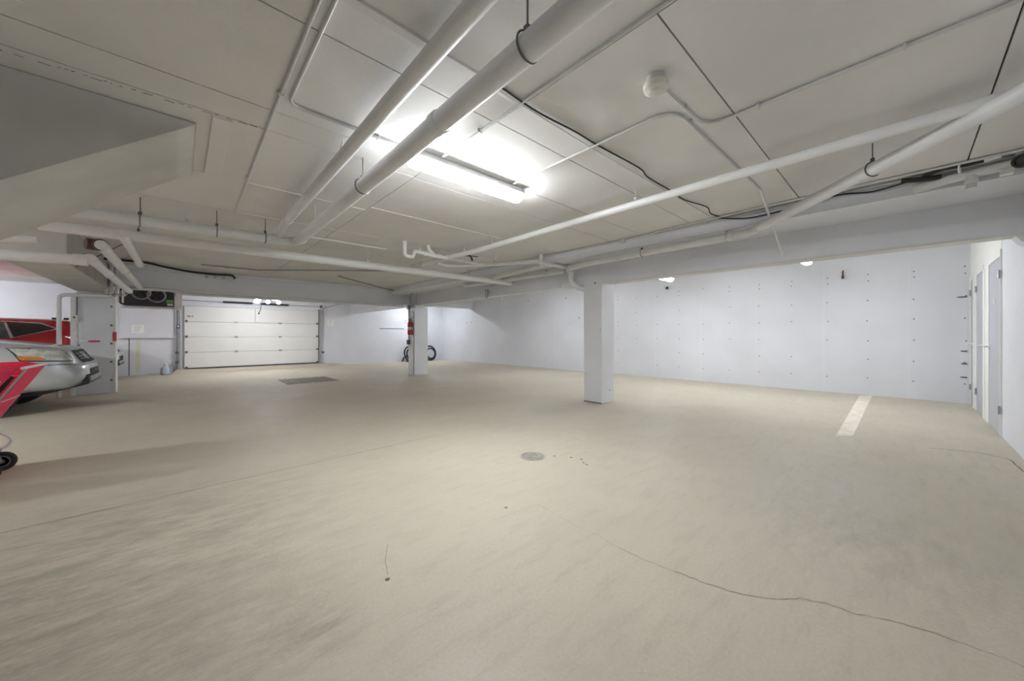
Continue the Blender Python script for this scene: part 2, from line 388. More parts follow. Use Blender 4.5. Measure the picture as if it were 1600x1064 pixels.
t = thing('wall_pier', 'grey wall pier with red reflectors and white edge beside the silver car', 'pier', (-1.27, 11.35, 0))
obj('pier_body', MB().box(-1.53, -1.02, 11.2, 11.5, 0, 2.1), M['beam'], t, bevel=.006)
obj('edge_trim', MB().box(-1.02, -1.0, 11.2, 11.52, 0, 2.06), M['wallwhite'], t)
for z in (.27, .65, 1.03, 1.41, 1.80):
    obj('bolt', MB().lathe((-1.062, 11.2, z), (0, -1, 0), [(.020, 0), (.016, .012)], 10), M['steel'], t)
obj('bolt', MB().lathe((-1.50, 11.2, 1.0), (0, -1, 0), [(.018, 0), (.014, .012)], 10), M['steel'], t)
obj('reflector', MB().box(-1.376, -1.22, 11.192, 11.2, 1.062, 1.098), M['redmark'], t)
obj('reflector', MB().box(-1.045, -.992, 11.19, 11.30, 1.08, 1.27), M['redmark'], t)
t = thing('bollard_pipe', 'white bent steel pipe in front of the red car, joining the wall pier', 'pipe', (-1.75, 11.1, 0))
obj('pipe_run', MB().tube(fillet([(-1.735, 11.1, 0), (-1.735, 11.1, 1.99), (-1.03, 11.1, 2.02)], .10), .034, 16), M['pipewhite'], t, smooth=True)
t = thing('white_post', 'short white post at the pier\'s left edge with a small switch box', 'post', (-1.55, 11.16, 0))
obj('post_body', MB().box(-1.60, -1.532, 11.13, 11.2, 0, 1.98), M['pipewhite'], t, bevel=.006)
obj('switch_box', MB().box(-1.585, -1.50, 11.06, 11.13, 1.49, 1.60), M['plastic'], t, bevel=.006)
obj('switch_key', MB().box(-1.555, -1.53, 11.05, 11.06, 1.54, 1.57), M['black'], t)
obj('cable', MB().tube([(-1.512, 11.10, 1.60), (-1.512, 11.12, 1.8), (-1.512, 11.12, 2.0)], .009, 6), M['steel'], t)

# stair enclosure hanging into the room at upper left
SX, SL = .08, .772
def sz(x): return CZ+SL*(x-SX)
t = thing('stair_enclosure', 'boxed-in underside of a stair coming through the ceiling at left', 'stairs', (-1.6, 3.65, 0))
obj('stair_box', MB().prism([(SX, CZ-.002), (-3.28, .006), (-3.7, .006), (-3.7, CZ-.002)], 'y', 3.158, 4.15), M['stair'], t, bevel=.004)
obj('corner_bead', MB().bar((SX-.01, 3.158, CZ-.01), (-3.27, 3.158, .012), .012, .004, (0, -1, 0)), M['stair'], t)

# ================================================================== garage door wall
gd = struct('door_4', MB().box(.08, 4.0, YB-.03, YB-.012, .13, 2.15), M['gdoor'])
zs = [.15, .65, 1.145, 1.64, 2.14]
for a, b in zip(zs, zs[1:]):
    p = obj('door_section', MB().box(.09, 3.99, YB-.07, YB-.031, a+.004, b-.004), M['gdoor'], gd, bevel=.006)
    for x in (.14, 3.93):
        obj('roller_bracket', MB().box(x-.03, x+.03, YB-.088, YB-.070, a-.02, a+.05), M['steel'], p)
    for x in (1.41, 2.70):
        if a > .2: obj('hinge', MB().box(x-.045, x+.045, YB-.084, YB-.070, a-.03, a+.03), M['galv'], p)
    for zz in (a+.16, a+.33):
        obj('rib', MB().box(.12, 3.96, YB-.074, YB-.069, zz-.006, zz+.006), M['gdoor'], p)
obj('bottom_seal', MB().box(.09, 3.99, YB-.075, YB-.03, .125, .15), M['rubber'], gd)
obj('door_lock', MB().box(.16, .23, YB-.085, YB-.07, 1.80, 1.83).box(.26, .30, YB-.085, YB-.07, 1.80, 1.83), M['steel'], gd)
for s, x in ((-1, -.05), (1, 4.03)):
    obj('track', MB().box(x-.045, x+.045, YB-.11, YB-.02, .12, 2.22), M['galv'], gd, bevel=.004)
    obj('track_lip', MB().box(x-.045-.012*s, x-.030-.012*s, YB-.13, YB-.02, .12, 2.2), M['steel'], gd)
    xx = x+.06*s
    obj('horizontal_track', MB().tube(fillet([(xx, YB-.09, 1.2), (xx, YB-.09, 2.24), (xx, YB-2.6, 2.30)], .32, 9), .022, 8), M['galv'], gd, smooth=True)
obj('header_strip', MB().box(.0, 4.06, YB-.05, YB-.002, 2.155, 2.25), M['beam'], gd)
obj('torsion_shaft', MB().tube([(-.05, YB-.16, 2.32), (4.1, YB-.16, 2.32)], .013, 10), M['galv'], gd)
obj('torsion_spring', MB().tube([(1.05, YB-.16, 2.32), (1.85, YB-.16, 2.32)], .035, 12).tube([(2.10, YB-.16, 2.32), (2.95, YB-.16, 2.32)], .035, 12), M['black'], gd, smooth=True)
for x in (-.06, 4.05): obj('cable_drum', MB().lathe((x, YB-.16, 2.32), (1, 0, 0), [(.06, -.03), (.05, 0), (.06, .03)], 14), M['steel'], gd)
obj('opener_arm', MB().box(1.94, 2.02, YB-.13, YB-.075, 1.68, 2.12), M['whitemetal'], gd, bevel=.004)
obj('release_cord', MB().tube([(2.10, YB-.3, 2.30), (2.08, YB-.2, 2.1), (2.04, YB-.15, 1.98)], .008, 6).lathe((2.04, YB-.15, 1.95), (0, 0, 1), [(.02, 0), (.02, .05)], 8), M['black'], gd)
obj('track_sticker', MB().box(-.09, -.01, YB-.113, YB-.11, 1.42, 1.54), M['blue'], gd)
obj('track_sticker', MB().box(-.07, -.03, YB-.115, YB-.113, 1.46, 1.51), M['paper'], gd)
for zz in (.32, .62): obj('sensor', MB().box(-.12, -.04, YB-.16, YB-.11, zz, zz+.07), M['steel'], gd)
obj('sensor', MB().box(4.09, 4.17, YB-.14, YB-.08, .50, .57), M['steel'], gd)
struct('trim_1', MB().hexa([(-.22, 15.22, 0), (5.0, 15.30, 0), (5.0, YB, 0), (-.15, YB, 0), (-.10, 15.36, .125), (4.6, 15.36, .10), (4.9, YB, .02), (-.05, YB, .125)]), M['floor'])

# boards and odds and ends left of the garage door
struct('trim_2', MB().box(-1.30, -.03, YB-.06, YB, 1.145, 2.5), M['wall'], bevel=.004)
tag(obj('ledge_moulding', MB().box(-1.32, -.01, YB-.09, YB-.001, 1.118, 1.145), M['whitemetal']), kind='structure'); bpy.data.objects['ledge_moulding'].name = 'trim_3'
struct('trim_4', MB().box(-1.135, -1.115, YB-.006, YB, 0, 1.115), M['joint'])
tag(obj('yellow_stripe', MB().box(-.98, -.90, YB-.004, YB, .06, 1.03), M['yellow'], wall_back), None)
def sign(x0, x1, z0, z1, label, y=YB):
    t = thing('paper_notice', label, 'notice', ((x0+x1)/2, y, z0))
    obj('sheet', MB().box(x0, x1, y-.006, y-.001, z0, z1), M['paper'], t)
    n = 3
    for i in range(n):
        zz = z1-(i+1)*(z1-z0)/(n+1)
        obj('faded_mark', MB().box(x0+.05, x1-.05-.03*i, y-.0075, y-.006, zz-.012, zz+.012), M['ink'], t)
sign(-1.075, -.81, 1.27, 1.51, 'white paper notice on the wall board under the unit heater', YB-.06)
sign(4.32, 4.55, 1.60, 1.82, 'small white paper notice on wall right of the garage door')
t = thing('access_panel', 'flush wall panel with thin outline right of the garage door', 'panel', (7.0, YB, 1.5))
obj('cover', MB().box(6.45, 7.55, YB-.006, YB-.001, 1.51, 2.05), M['wall'], t, bevel=.002)
obj('bottom_edge', MB().box(6.43, 7.57, YB-.009, YB-.001, 1.49, 1.51), M['joint'], t)
for z in (1.78, 1.88): obj('latch', MB().box(7.58, 7.72, YB-.012, YB-.001, z, z+.02), M['galv'], t)
t = thing('plastic_jug', 'pale blue plastic jug on the floor left of the garage door', 'jug', (-.33, 15.30, 0))
obj('jug_body', MB().lathe((-.33, 15.30, 0), (0, 0, 1), [(.10, 0), (.125, .02), (.125, .17), (.10, .22), (.045, .27), (.04, .30)], 20), M['jug'], t, smooth=True)
obj('cap', MB().lathe((-.33, 15.30, .30), (0, 0, 1), [(.045, 0), (.045, .035), (.03, .04)], 16), M['paper'], t)
obj('grip', MB().tube(fillet([(-.25, 15.24, .25), (-.20, 15.20, .24), (-.20, 15.20, .10), (-.24, 15.24, .08)], .03), .014, 8), M['jug'], t, smooth=True)

# unit heater
t = thing('unit_heater', 'hanging unit heater with dark front and two fan openings', 'heater', (-.5, 13.4, 1.92))
obj('casing', MB().box(-1.06, .04, 13.24, 13.75, 1.93, 2.40), M['whitemetal'], t, bevel=.01)
obj('front_panel', MB().box(-1.04, -.125, 13.225, 13.24, 1.955, 2.39), M['dark'], t)
for x, z in ((-.74, 2.30), (-.46, 2.24)):
    o = obj('fan_shroud', MB().lathe((x, 13.225, z), (0, -1, 0), [(.185, 0), (.185, .03), (.165, .035), (.145, .012), (.143, .004)], 28), M['galv'], t, smooth=True)
    obj('fan_opening', MB().lathe((x, 13.2205, z), (0, -1, 0), [(.143, 0), (.142, .001)], 28), M['dark'], o)
    obj('fan_hub', MB().lathe((x, 13.222, z), (0, -1, 0), [(.05, 0), (.045, .015)], 14), M['rubber'], o)
    for k in range(4):
        a = k*PI/2+.4
        obj('fan_blade', MB().hexa([(x+math.cos(a)*.04, 13.216, z+math.sin(a)*.04), (x+math.cos(a+.5)*.05, 13.208, z+math.sin(a+.5)*.05), (x+math.cos(a+.6)*.125, 13.206, z+math.sin(a+.6)*.125), (x+math.cos(a)*.125, 13.218, z+math.sin(a)*.125),
            (x+math.cos(a)*.04, 13.213, z+math.sin(a)*.04), (x+math.cos(a+.5)*.05, 13.205, z+math.sin(a+.5)*.05), (x+math.cos(a+.6)*.125, 13.203, z+math.sin(a+.6)*.125), (x+math.cos(a)*.125, 13.215, z+math.sin(a)*.125)]), M['rubber'], o)
obj('rating_sticker', MB().box(-.28, -.14, 13.218, 13.225, 2.06, 2.14), M['green'], t)
obj('rating_sticker', MB().box(-.26, -.15, 13.218, 13.225, 1.985, 2.04), M['ink'], t)
obj('drip_tray', MB().box(-1.10, -.02, 13.18, 13.5, 1.895, 1.93), M['whitemetal'], t, bevel=.006)
obj('copper_valve', MB().tube(fillet([(-1.10, 13.3, 2.38), (-1.10, 13.2, 2.2), (-1.10, 13.2, 2.0), (-1.0, 13.2, 1.97)], .04), .022, 8), M['valve'], t, smooth=True)
obj('valve_body', MB().tube([(-1.16, 13.2, 2.02), (-1.16, 13.2, 2.36)], .03, 10), M['galv'], t)
for x in (-.95, -.05): obj('hanging_rod', MB().tube([(x, 13.5, 2.40), (x, 13.5, CZ)], .008, 6), M['steel'], t)

# LED light in front of the garage door
t = thing('garage_led_light', 'bright LED light with three glowing heads hanging before the garage door', 'light', (1.9, 13.5, 2.2))
y = 13.5
obj('led_panel', MB().hexa([(1.63, y-.2, 2.19), (1.76, y-.2, 2.17), (1.86, y+.2, 2.31), (1.72, y+.2, 2.32), (1.63, y-.2, 2.215), (1.76, y-.2, 2.195), (1.86, y+.2, 2.335), (1.72, y+.2, 2.345)]), M['led'], t)
obj('led_tube', MB().tube([(2.02, y, 2.345), (2.28, y, 2.335)], .03, 12), M['led'], t, smooth=True)
for x in (2.02, 2.30): obj('led_bulb', MB().lathe((x, y, 2.30), (0, 0, -1), [(.03, 0), (.055, .03), (.055, .07), (.03, .10), (.005, .11)], 16), M['led'], t, smooth=True)
obj('housing', MB().box(1.52, 2.55, y-.24, y+.26, 2.375, 2.39).box(1.70, 2.75, y-.04, y+.04, 2.38, 2.41), M['whitemetal'], t, bevel=.006)  # wide top plate is added to shade the wall above the garage door
for x in (2.0, 2.12): obj('hanging_rod', MB().tube([(x, y, 2.41), (x, y, CZ)], .006, 6), M['steel'], t)

# hose coils behind the far column
def coil(x, y, R, label, n, base=None):
    t = thing('hose_coil', label, 'hose', (x, y, 0), None)
    for i, r in enumerate(n):
        obj('hose_loop', MB().ring((x+.01*i, y-.06*i, r+.035+(R-r)*.8), (.12, -1, .18), r, .034, 30, 8), M['rubber'], t, smooth=True)
    obj('hose_end', MB().tube(fillet([(x-R*.6, y-.05, .3), (x-R*1.15, y-.08, .2), (x-R*1.4, y-.1, .036)], .1), .03, 8), M['rubber'], t, smooth=True)
    if base: obj('stand_base', MB().box(x-.28, x+.26, y-.28, y-.10, 0, .15), M['greenbase'], t, bevel=.02)
coil(7.75, 15.25, .34, 'coil of black hose with a green base left behind the far column', (.34, .26, .17, .09), True)
coil(8.72, 15.25, .33, 'coil of black hose leaning on the wall right behind the far column', (.33, .24))

# things on the far column
t = thing('fire_extinguisher', 'red fire extinguisher hung on the far column', 'extinguisher', (5.085, 10.06, 1.22))
obj('cylinder', MB().lathe((5.085, 10.06, 1.22), (0, 0, 1), [(.06, 0), (.078, .015), (.078, .32), (.06, .37), (.028, .40), (.026, .43)], 20), M['redpaint'], t, smooth=True)
obj('instruction_label', MB().lathe((5.085, 10.06, 1.36), (0, 0, 1), [(.0785, 0), (.0785, .09)], 20), M['stitch'], t, smooth=True)
obj('valve_head', MB().box(5.06, 5.11, 10.03, 10.09, 1.65, 1.70).bar((5.085, 10.06, 1.71), (5.085, 9.94, 1.74), .02, .012), M['steel'], t)
obj('hose', MB().tube(fillet([(5.085, 10.03, 1.67), (5.085, 9.95, 1.66), (5.075, 9.96, 1.3)], .05), .011, 7), M['black'], t, smooth=True)
obj('wall_bracket', MB().box(5.15, 5.169, 10.0, 10.12, 1.35, 1.60), M['galv'], t)
t = thing('column_conduit', 'pair of conduits running down the far column from junction fittings', 'conduit', (5.14, 10.1, 0))
obj('conduit_run', MB().tube([(5.155, 9.98, .01), (5.155, 9.98, 2.05), (5.22, 9.93, 2.2), (5.22, 9.93, 2.44)], .010, 8), M['galv'], t, smooth=True)
obj('conduit_run', MB().tube([(5.145, 10.28, .98), (5.145, 10.28, 2.1)], .016, 8), M['galv'], t)
obj('conduit_run', MB().tube([(5.05, 9.90, 2.08), (5.05, 9.90, 2.45)], .020, 8), M['galv'], t)
obj('switch_box', MB().box(5.10, 5.168, 10.24, 10.33, .92, 1.06), M['steel'], t, bevel=.006)
for y, z in ((10.26, 2.06), (9.93, 2.08), (9.98, 1.97)): obj('junction_fitting', MB().box(5.08, 5.168, y-.05, y+.05, z-.06, z+.06), M['galv'], t, bevel=.012)

# ================================================================== LIGHT FITTINGS
def fixture(x0, x1, y, label, lens='lens', rods=False, dz=0.0):
    CZ = 2.6+dz
    t = thing('fluorescent_light', label, 'light', ((x0+x1)/2, y, CZ-.1), 'strip lights on the ceiling')
    obj('housing', MB().prism([(y-.055, CZ), (y+.055, CZ), (y+.088, CZ-.086), (y+.080, CZ-.086), (y+.070, CZ-.058), (y-.086, CZ-.058)], 'x', x0, x1), M['whitemetal'], t, bevel=.003)
    pr = [(y-.058, CZ-.0585), (y-.062, CZ-.088), (y-.048, CZ-.112), (y, CZ-.122), (y+.048, CZ-.112), (y+.062, CZ-.088), (y+.058, CZ-.0585)]
    obj('lens', MB().prism(pr, 'x', x0+.004, x1-.004), M[lens], t, smooth=True, ang=50)
    if rods:
        for x in (x0+.15, x1-.15): obj('hanging_rod', MB().tube([(x, y, CZ-.002), (x, y, CZF)], .006, 6), M['steel'], t)
    for x in (x0, x1): obj('end_cap', MB().box(x-.012, x+.012, y-.086, y+.086, CZ-.062, CZ), M['whitemetal'], t, bevel=.006)
fixture(1.285, 2.40, 2.52, 'lit strip light on the open ceiling, in plain view near the centre')
fixture(7.3, 8.42, 1.2, 'strip light beyond the long beam, its end peeping out at right', 'lens_far', True)
fixture(7.5, 8.60, 3.77, 'strip light beyond the long beam, end showing right of the near column', 'lens_far', True)
for x, y, l in ((7.3, 7.4, 'strip light beyond the long beam between the two columns'), (7.3, 14.4, 'strip light in the far corner behind the short cross beam'), (-5.0, 13.4, 'added strip light out of view over the red car at the back left'),  # lamp over the red car is added, out of view, to light the left bay
                (-4.4, 6.2, 'strip light at left before the silver car')):
    fixture(x, x+1.12, y, l, 'lens_left' if x < 0 else 'lens_far', x > 0, .28 if x > 0 else 0)

# smoke detector
t = thing('smoke_detector', 'round ivory smoke detector on the ceiling at the end of a conduit', 'smoke detector', (1.90, .915, CZ-.09))
obj('base_box', MB().lathe((1.90, .915, CZ), (0, 0, -1), [(.050, 0), (.050, .035)], 26), M['conduit'], t, smooth=True)
obj('head', MB().lathe((1.90, .915, CZ-.035), (0, 0, -1), [(.062, 0), (.066, .010), (.062, .032), (.046, .044), (.042, .046)], 30), M['plastic'], t, smooth=True)
obj('sensor_grille', MB().lathe((1.90, .915, CZ-.080), (0, 0, -1), [(.036, 0), (.036, .005), (.02, .008)], 24), M['ceil'], t, smooth=True)

# ================================================================== PIPES
def hanger(t, p, r, axis, ring=True, m='steel', rodr=.0045):
    mb = MB()
    if ring: mb.ring(p, axis, r+.004, .0045, 26, 6)
    mb.tube([(p[0], p[1], p[2]+r), (p[0], p[1], CZ)], rodr, 6)
    mb.box(p[0]-.012, p[0]+.012, p[1]-.012, p[1]+.012, p[2]+r+.004, p[2]+r+.03)
    obj('hanger', mb, M[m], t, smooth=True)
def coupling(t, p, axis, r, l=.09, m='pipe'):
    a = Vector(axis).normalized(); p = Vector(p)
    obj('coupling', MB().lathe(p-a*l/2, a, [(r, 0), (r+.007, .003), (r+.007, l-.003), (r, l)], 20), M[m], t, smooth=True)
def pipe(name, label, path, r, m='pipe', bend=0.0, group=None, hang=(), coup=(), cat='pipe', n=18, axis=None):
    P = fillet(path, bend) if bend else path
    base = path[0]; t = thing(name, label, cat, (base[0], base[1], min(p[2] for p in path)-r), group)
    obj('pipe_run' if cat == 'pipe' else 'run', MB().tube(P, r, n), M[m], t, smooth=True, ang=50)
    for h in hang: hanger(t, h[0], r, h[1], *(h[2:] if len(h) > 2 else ()))
    for c in coup: coupling(t, c[0], c[1], r, *(c[2:] if len(c) > 2 else ()))
    return t
Yd, Xd = (0, 1, 0), (1, 0, 0)
p1 = pipe('drain_pipe', 'slimmer drain pipe running overhead left of the largest pipe', [(.835, -.77, 2.485), (.845, 1.9, 2.475), (.865, 4.75, 2.455), (.90, 5.14, 2.42)], .042, coup=(((.862, 4.55, 2.457), Yd, .05),), hang=(((.85, 2.71, 2.472), Yd, False, 'conduit'), ((.86, 4.45, 2.46), Yd, False, 'conduit')))
p2 = pipe('drain_pipe', 'largest overhead drain pipe, turning left under the ceiling near centre', [(1.045, -.77, 2.385), (1.055, 1.9, 2.375), (1.075, 5.19, 2.37), (-.9, 5.26, 2.36)], .056, bend=.17,
    hang=(((1.046, 1.045, 2.380), Yd), ((1.058, 2.89, 2.374), Yd), ((1.07, 4.3, 2.371), Yd, False, 'conduit'), ((.75, 5.20, 2.369), Xd), ((.3, 5.22, 2.367), Xd), ((.05, 5.225, 2.366), Xd, False, 'conduit'), ((-.3, 5.24, 2.365), Xd)),
    coup=(((1.053, 1.75, 2.376), Yd, .06), ((1.075, 4.95, 2.37), Yd, .05), ((.83, 5.20, 2.369), Xd, .06)), n=22)
pipe('supply_pipe', 'long slim white pipe crossing overhead at right to the centre', [(3.24, -.77, 2.47), (3.235, 1.76, 2.465), (3.25, 4.3, 2.46), (3.06, 6.6, 2.45)], .036, 'pipewhite',
    hang=(((3.235, 1.757, 2.465), Yd, False, 'conduit'), ((3.25, 3.95, 2.46), Yd, False, 'conduit'), ((3.22, 4.6, 2.459), Yd, False, 'conduit')), coup=(((3.13, 5.75, 2.453), Yd, .10),))
d = Vector((1.6, 1.55, 0)).normalized()
pipe('drain_pipe', 'white diagonal drain pipe at right bending to run along the long beam', [(2.75, -.77, 2.43), (3.72, .165, 2.41), (4.82, 1.20, 2.385), (4.90, 3.6, 2.375), (5.02, 4.02, 2.37), (5.20, 4.09, 2.34), (5.20, 4.09, 2.17), (5.30, 4.0, 2.06), (5.9, 3.99, 2.05)], .048, 'pipe', bend=.13,
    hang=(((3.715, .16, 2.411), d), ((4.87, 2.55, 2.378), Yd, True, 'steel'), ((4.825, 1.45, 2.385), Yd, True, 'conduit')), coup=(((4.70, 1.09, 2.387), d, .05), ((4.825, 1.40, 2.384), Yd, .05), ((5.20, 4.09, 2.28), (0, 0, 1), .10)))
pipe('cleanout_pipe', 'short capped cleanout stub under the beam left of the near column', [(5.20, 4.14, 2.10), (5.06, 4.22, 2.10)], .048, 'pipe', coup=(((5.08, 4.21, 2.10), (-1, .5, 0), .04),))
pipe('drain_pipe', 'pipe continuing along the long beam left of the near column', [(5.15, 4.2, 2.375), (5.12, 5.2, 2.38), (5.05, 7.2, 2.39)], .045, 'pipe', hang=(((5.14, 4.62, 2.376), Yd, True, 'conduit'),))
pipe('drain_pipe', 'white cross pipe below the ceiling, running from stair to long beam', [(-1.05, 5.88, 2.315), (2.2, 5.80, 2.315), (5.32, 5.83, 2.345)], .058, 'pipewhite',
    hang=(((2.20, 5.80, 2.315), Xd, False, 'pipewhite'), ((4.2, 5.82, 2.334), Xd, False, 'conduit'), ((-.35, 5.86, 2.315), Xd, False, 'steel')), n=20)
pipe('drain_pipe', 'pipe under the stair at far left, joining the lower of two parallel pipes', [(-3.0, 6.80, 2.085), (-1.5, 6.76, 2.088), (-.82, 6.66, 2.105)], .060, 'pipe', coup=(((-.88, 6.665, 2.103), Xd, .12),))
pipe('drain_pipe', 'upper of two parallel pipes running toward the unit heater', [(-.64, 5.95, 2.19), (-.60, 10.35, 2.17)], .052, 'pipe', coup=(((-.62, 8.0, 2.18), Yd, .04),))
pipe('drain_pipe', 'lower of two parallel pipes running toward the unit heater', [(-.80, 6.62, 2.125), (-.745, 10.35, 2.07)], .050, 'pipe', coup=(((-.80, 6.68, 2.124), Yd, .10), ((-.78, 8.0, 2.105), Yd, .04)))
pipe('drain_pipe', 'short open-ended pipe hanging right of the two parallel pipes', [(-.43, 5.3, 2.215), (-.42, 7.28, 2.195)], .038, 'pipe', coup=(((-.42, 7.24, 2.196), Yd, .06),))
pipe('drain_pipe', 'rust-brown collar joining the two parallel pipes under the stair', [(-.76, 6.02, 2.20), (-.68, 6.05, 2.20), (-.645, 5.97, 2.195)], .062, 'valve', bend=.03)
pipe('drain_pipe', 'small branched pipe tucked under the stair slope at left', [(-1.75, 6.3, 2.25), (-1.35, 6.2, 2.18), (-1.10, 6.15, 2.20)], .035, 'pipe', bend=.05)
pipe('heating_pipe', 'pipe along the bottom of the cross beam, jogging beside the heater', [(-.75, 10.3, 2.13), (-.10, 10.3, 2.135), (.02, 10.32, 2.085), (2.0, 10.32, 2.085), (5.0, 10.36, 2.10)], .035, 'pipe', bend=.05, coup=(((-.12, 10.3, 2.135), Xd, .08), ((2.5, 10.33, 2.088), Xd, .08)))
# kitchen-sink style trap and branches
y0 = 5.02
t = pipe('trap_pipe', 'white plastic trap and branch pipe dropping from the ceiling near centre', [(2.45, y0, CZ), (2.45, y0, 2.385), (2.585, y0, 2.375), (2.60, y0, 2.475), (3.0, y0, 2.455), (3.85, 4.90, 2.42)], .028, 'pipewhite', bend=.055, coup=(((2.45, y0, CZ-.03), (0, 0, 1), .04, 'pipewhite'), ((2.79, y0, 2.465), (1, 0, -.05), .06, 'pipewhite')))
obj('branch', MB().tube(fillet([(2.84, y0, CZ), (2.84, y0, 2.55), (2.94, y0, 2.46)], .06), .030, 12), M['pipewhite'], t, smooth=True)
obj('branch', MB().tube([(3.06, y0+.05, 2.44), (3.06, y0+.05, 2.50)], .034, 12), M['pipewhite'], t, smooth=True)
obj('branch', MB().tube([(3.18, y0, 2.44), (3.20, y0, 2.50)], .020, 10), M['pipewhite'], t, smooth=True)
hanger(t, (2.70, y0, 2.468), .028, Xd, False, 'pipewhite')
pipe('branch_pipe', 'white branch pipe slanting from the trap to the long beam', [(3.19, 5.32, 2.43), (3.42, 5.37, 2.415), (3.87, 4.87, 2.415), (4.31, 4.14, 2.42), (5.14, 4.10, 2.42)], .032, 'pipewhite', bend=.12, hang=(((3.95, 4.74, 2.415), (1, -1.2, 0), True, 'conduit'),))
pipe('branch_pipe', 'white pipe dropping from the ceiling and running along left of near column', [(4.60, 4.26, CZ), (4.60, 4.26, 2.40), (4.80, 5.95, 2.385)], .034, 'pipewhite', bend=.03)
tag(obj('pipe_stub', MB().lathe((4.07, 4.87, CZ), (0, 0, -1), [(.024, 0), (.026, .07), (.02, .075)], 16), M['pipewhite'], smooth=True), 'small white capped stub on the ceiling beside the branch pipe', 'pipe')
t = thing('shutoff_valve', 'small brown valve behind the branch pipe near centre', 'valve', (3.6, 4.95, 2.48))
obj('valve_body', MB().tube(fillet([(3.50, 4.98, CZ-.06), (3.60, 4.95, CZ-.06), (3.64, 4.94, 2.44)], .03), .016, 10), M['valve'], t, smooth=True)
obj('handle', MB().bar((3.62, 4.93, 2.535), (3.72, 4.91, 2.535), .02, .012), M['valve'], t)
pipe('conduit', 'thin conduit stepping round the bottom edge of the long beam', [(5.30, 9.6, 2.06), (5.33, 6.9, 2.06), (5.33, 6.72, 2.06), (5.33, 6.72, 2.02), (5.38, 6.2, 2.02), (5.38, 6.2, 2.07)], .017, 'pipewhite', bend=.01, cat='conduit', n=10)
pipe('conduit', 'grey vertical conduit on the long beam above the bottom conduit', [(5.33, 6.70, 2.08), (5.33, 6.70, 2.28)], .03, 'galv', cat='conduit', n=10)
for k, (x, l) in enumerate(((-1.06, 'leftmost'), (-.985, 'middle'), (-.92, 'rightmost'))):
    pipe('riser_pipe', '%s of three short risers beside the side beam end' % l, [(x, 10.44, 2.02), (x, 10.44, CZ)], .022+.006*(k == 1), 'pipe', n=10, group='short risers by the side beam')
tag(obj('brace_wire', MB().tube([(-1.045, 7.5, 2.105), (-.60, 7.95, 2.603)], .006, 6), M['steel']), 'thin slanting brace wire by the side beam', 'wire')
for k, z in enumerate((2.0, 1.94)):
    pass
t = thing('pipe_fittings', 'cluster of small valves and fittings on top of the wall pier', 'valve', (-.98, 10.9, 2.0))
for i in range(5):
    x = -1.04+.05*i
    obj('fitting', MB().lathe((x, 10.95-.06*i, 1.99), (0, 0, 1), [(.02, 0), (.028, .02), (.028, .05), (.014, .07), (.014, .12)], 10), M['galv' if i % 2 else 'pipewhite'], t, smooth=True)
obj('manifold', MB().tube([(-1.08, 10.99, 2.03), (-.80, 10.68, 2.03)], .016, 8), M['galv'], t)

# thin conduits on the ceiling
cz = CZ-.014
def conduit(label, path, r=.0095, bend=.09, m='conduit', straps=()):
    t = pipe('conduit', label, path, r, m, bend=bend, cat='conduit', n=10)
    for x, y, ax in straps:
        if ax == 'x': obj('strap', MB().box(x-.005, x+.005, y-.018, y+.018, cz-.011, CZ-.001), M['conduit'], t, bevel=.002)
        else: obj('strap', MB().box(x-.018, x+.018, y-.005, y+.005, cz-.011, CZ-.001), M['conduit'], t, bevel=.002)
conduit('straight ceiling conduit left of the drain pipes, toward the garage', [(.418, -.77, cz), (.424, 2.6, cz), (.455, 5.12, cz)], straps=((.42, 2.42, 'y'), (.435, 3.9, 'y')))
conduit('bent ceiling conduit left of the drain pipes, ending at the strip light', [(.462, -.77, cz), (.475, 2.50, cz), (1.29, 2.50, cz)], straps=((1.02, 2.50, 'x'),))
conduit('ceiling conduit leaving the strip light beside the largest pipe', [(1.492, -.77, cz), (1.498, 2.43, cz)], straps=((1.495, 1.95, 'y'),))
conduit('ceiling conduit bending from the strip light toward a dangling end', [(2.24, 2.43, cz), (2.22, .955, cz), (4.06, .93, cz)], bend=.16, straps=((2.43, .945, 'x'),))
conduit('ceiling conduit bending from the smoke detector toward the right', [(1.94, .915, cz), (2.575, .90, cz), (2.55, -.77, cz)], bend=.16, straps=((2.25, .908, 'x'), (2.57, .60, 'y'), (2.56, .0, 'y')))
t = pipe('conduit', 'bare conduit end hanging from the ceiling down to the long beam', [(4.05, .93, cz), (4.10, .93, CZ-.03), (5.45, 1.02, 2.19)], .011, 'pipewhite', cat='conduit', n=10)
conduit('upper ceiling conduit along the soffit of the long beam', [(4.63, -.77, cz), (4.63, 1.0, cz), (4.68, 2.1, cz), (4.78, 2.8, cz), (4.72, 3.4, cz), (4.62, 6.9, cz)], r=.011, bend=.3)
conduit('lower ceiling conduit against the soffit of the long beam', [(4.755, -.77, cz-.002), (4.74, 1.0, cz-.002), (4.71, 6.9, cz-.002)], r=.012, bend=0)
conduit('white ceiling conduit running from the largest pipe to the trap', [(1.16, 5.62, cz-.01), (2.42, 5.60, cz-.01)], r=.013, bend=0, m='pipewhite')
tag(obj('junction_box', MB().lathe((4.75, 2.78, CZ), (0, 0, -1), [(.045, 0), (.045, .045), (.03, .05)], 16), M['conduit'], smooth=True), 'round junction box on the conduits along the soffit', 'junction box')
def cable(label, pts, r=.006, m='black', n=6):
    P = [Vector(p) for p in pts]; out = []
    for i in range(len(P)-1):
        a, b, c, e = P[max(i-1, 0)], P[i], P[i+1], P[min(i+2, len(P)-1)]
        for k in range(n):
            t = k/n; out.append(.5*((2*b)+(c-a)*t+(2*a-5*b+4*c-e)*t*t+(3*b-a-3*c+e)*t**3))
    out.append(P[-1])
    return tag(obj('cable', MB().tube(out, r, 7), M[m], smooth=True), label, 'cable')
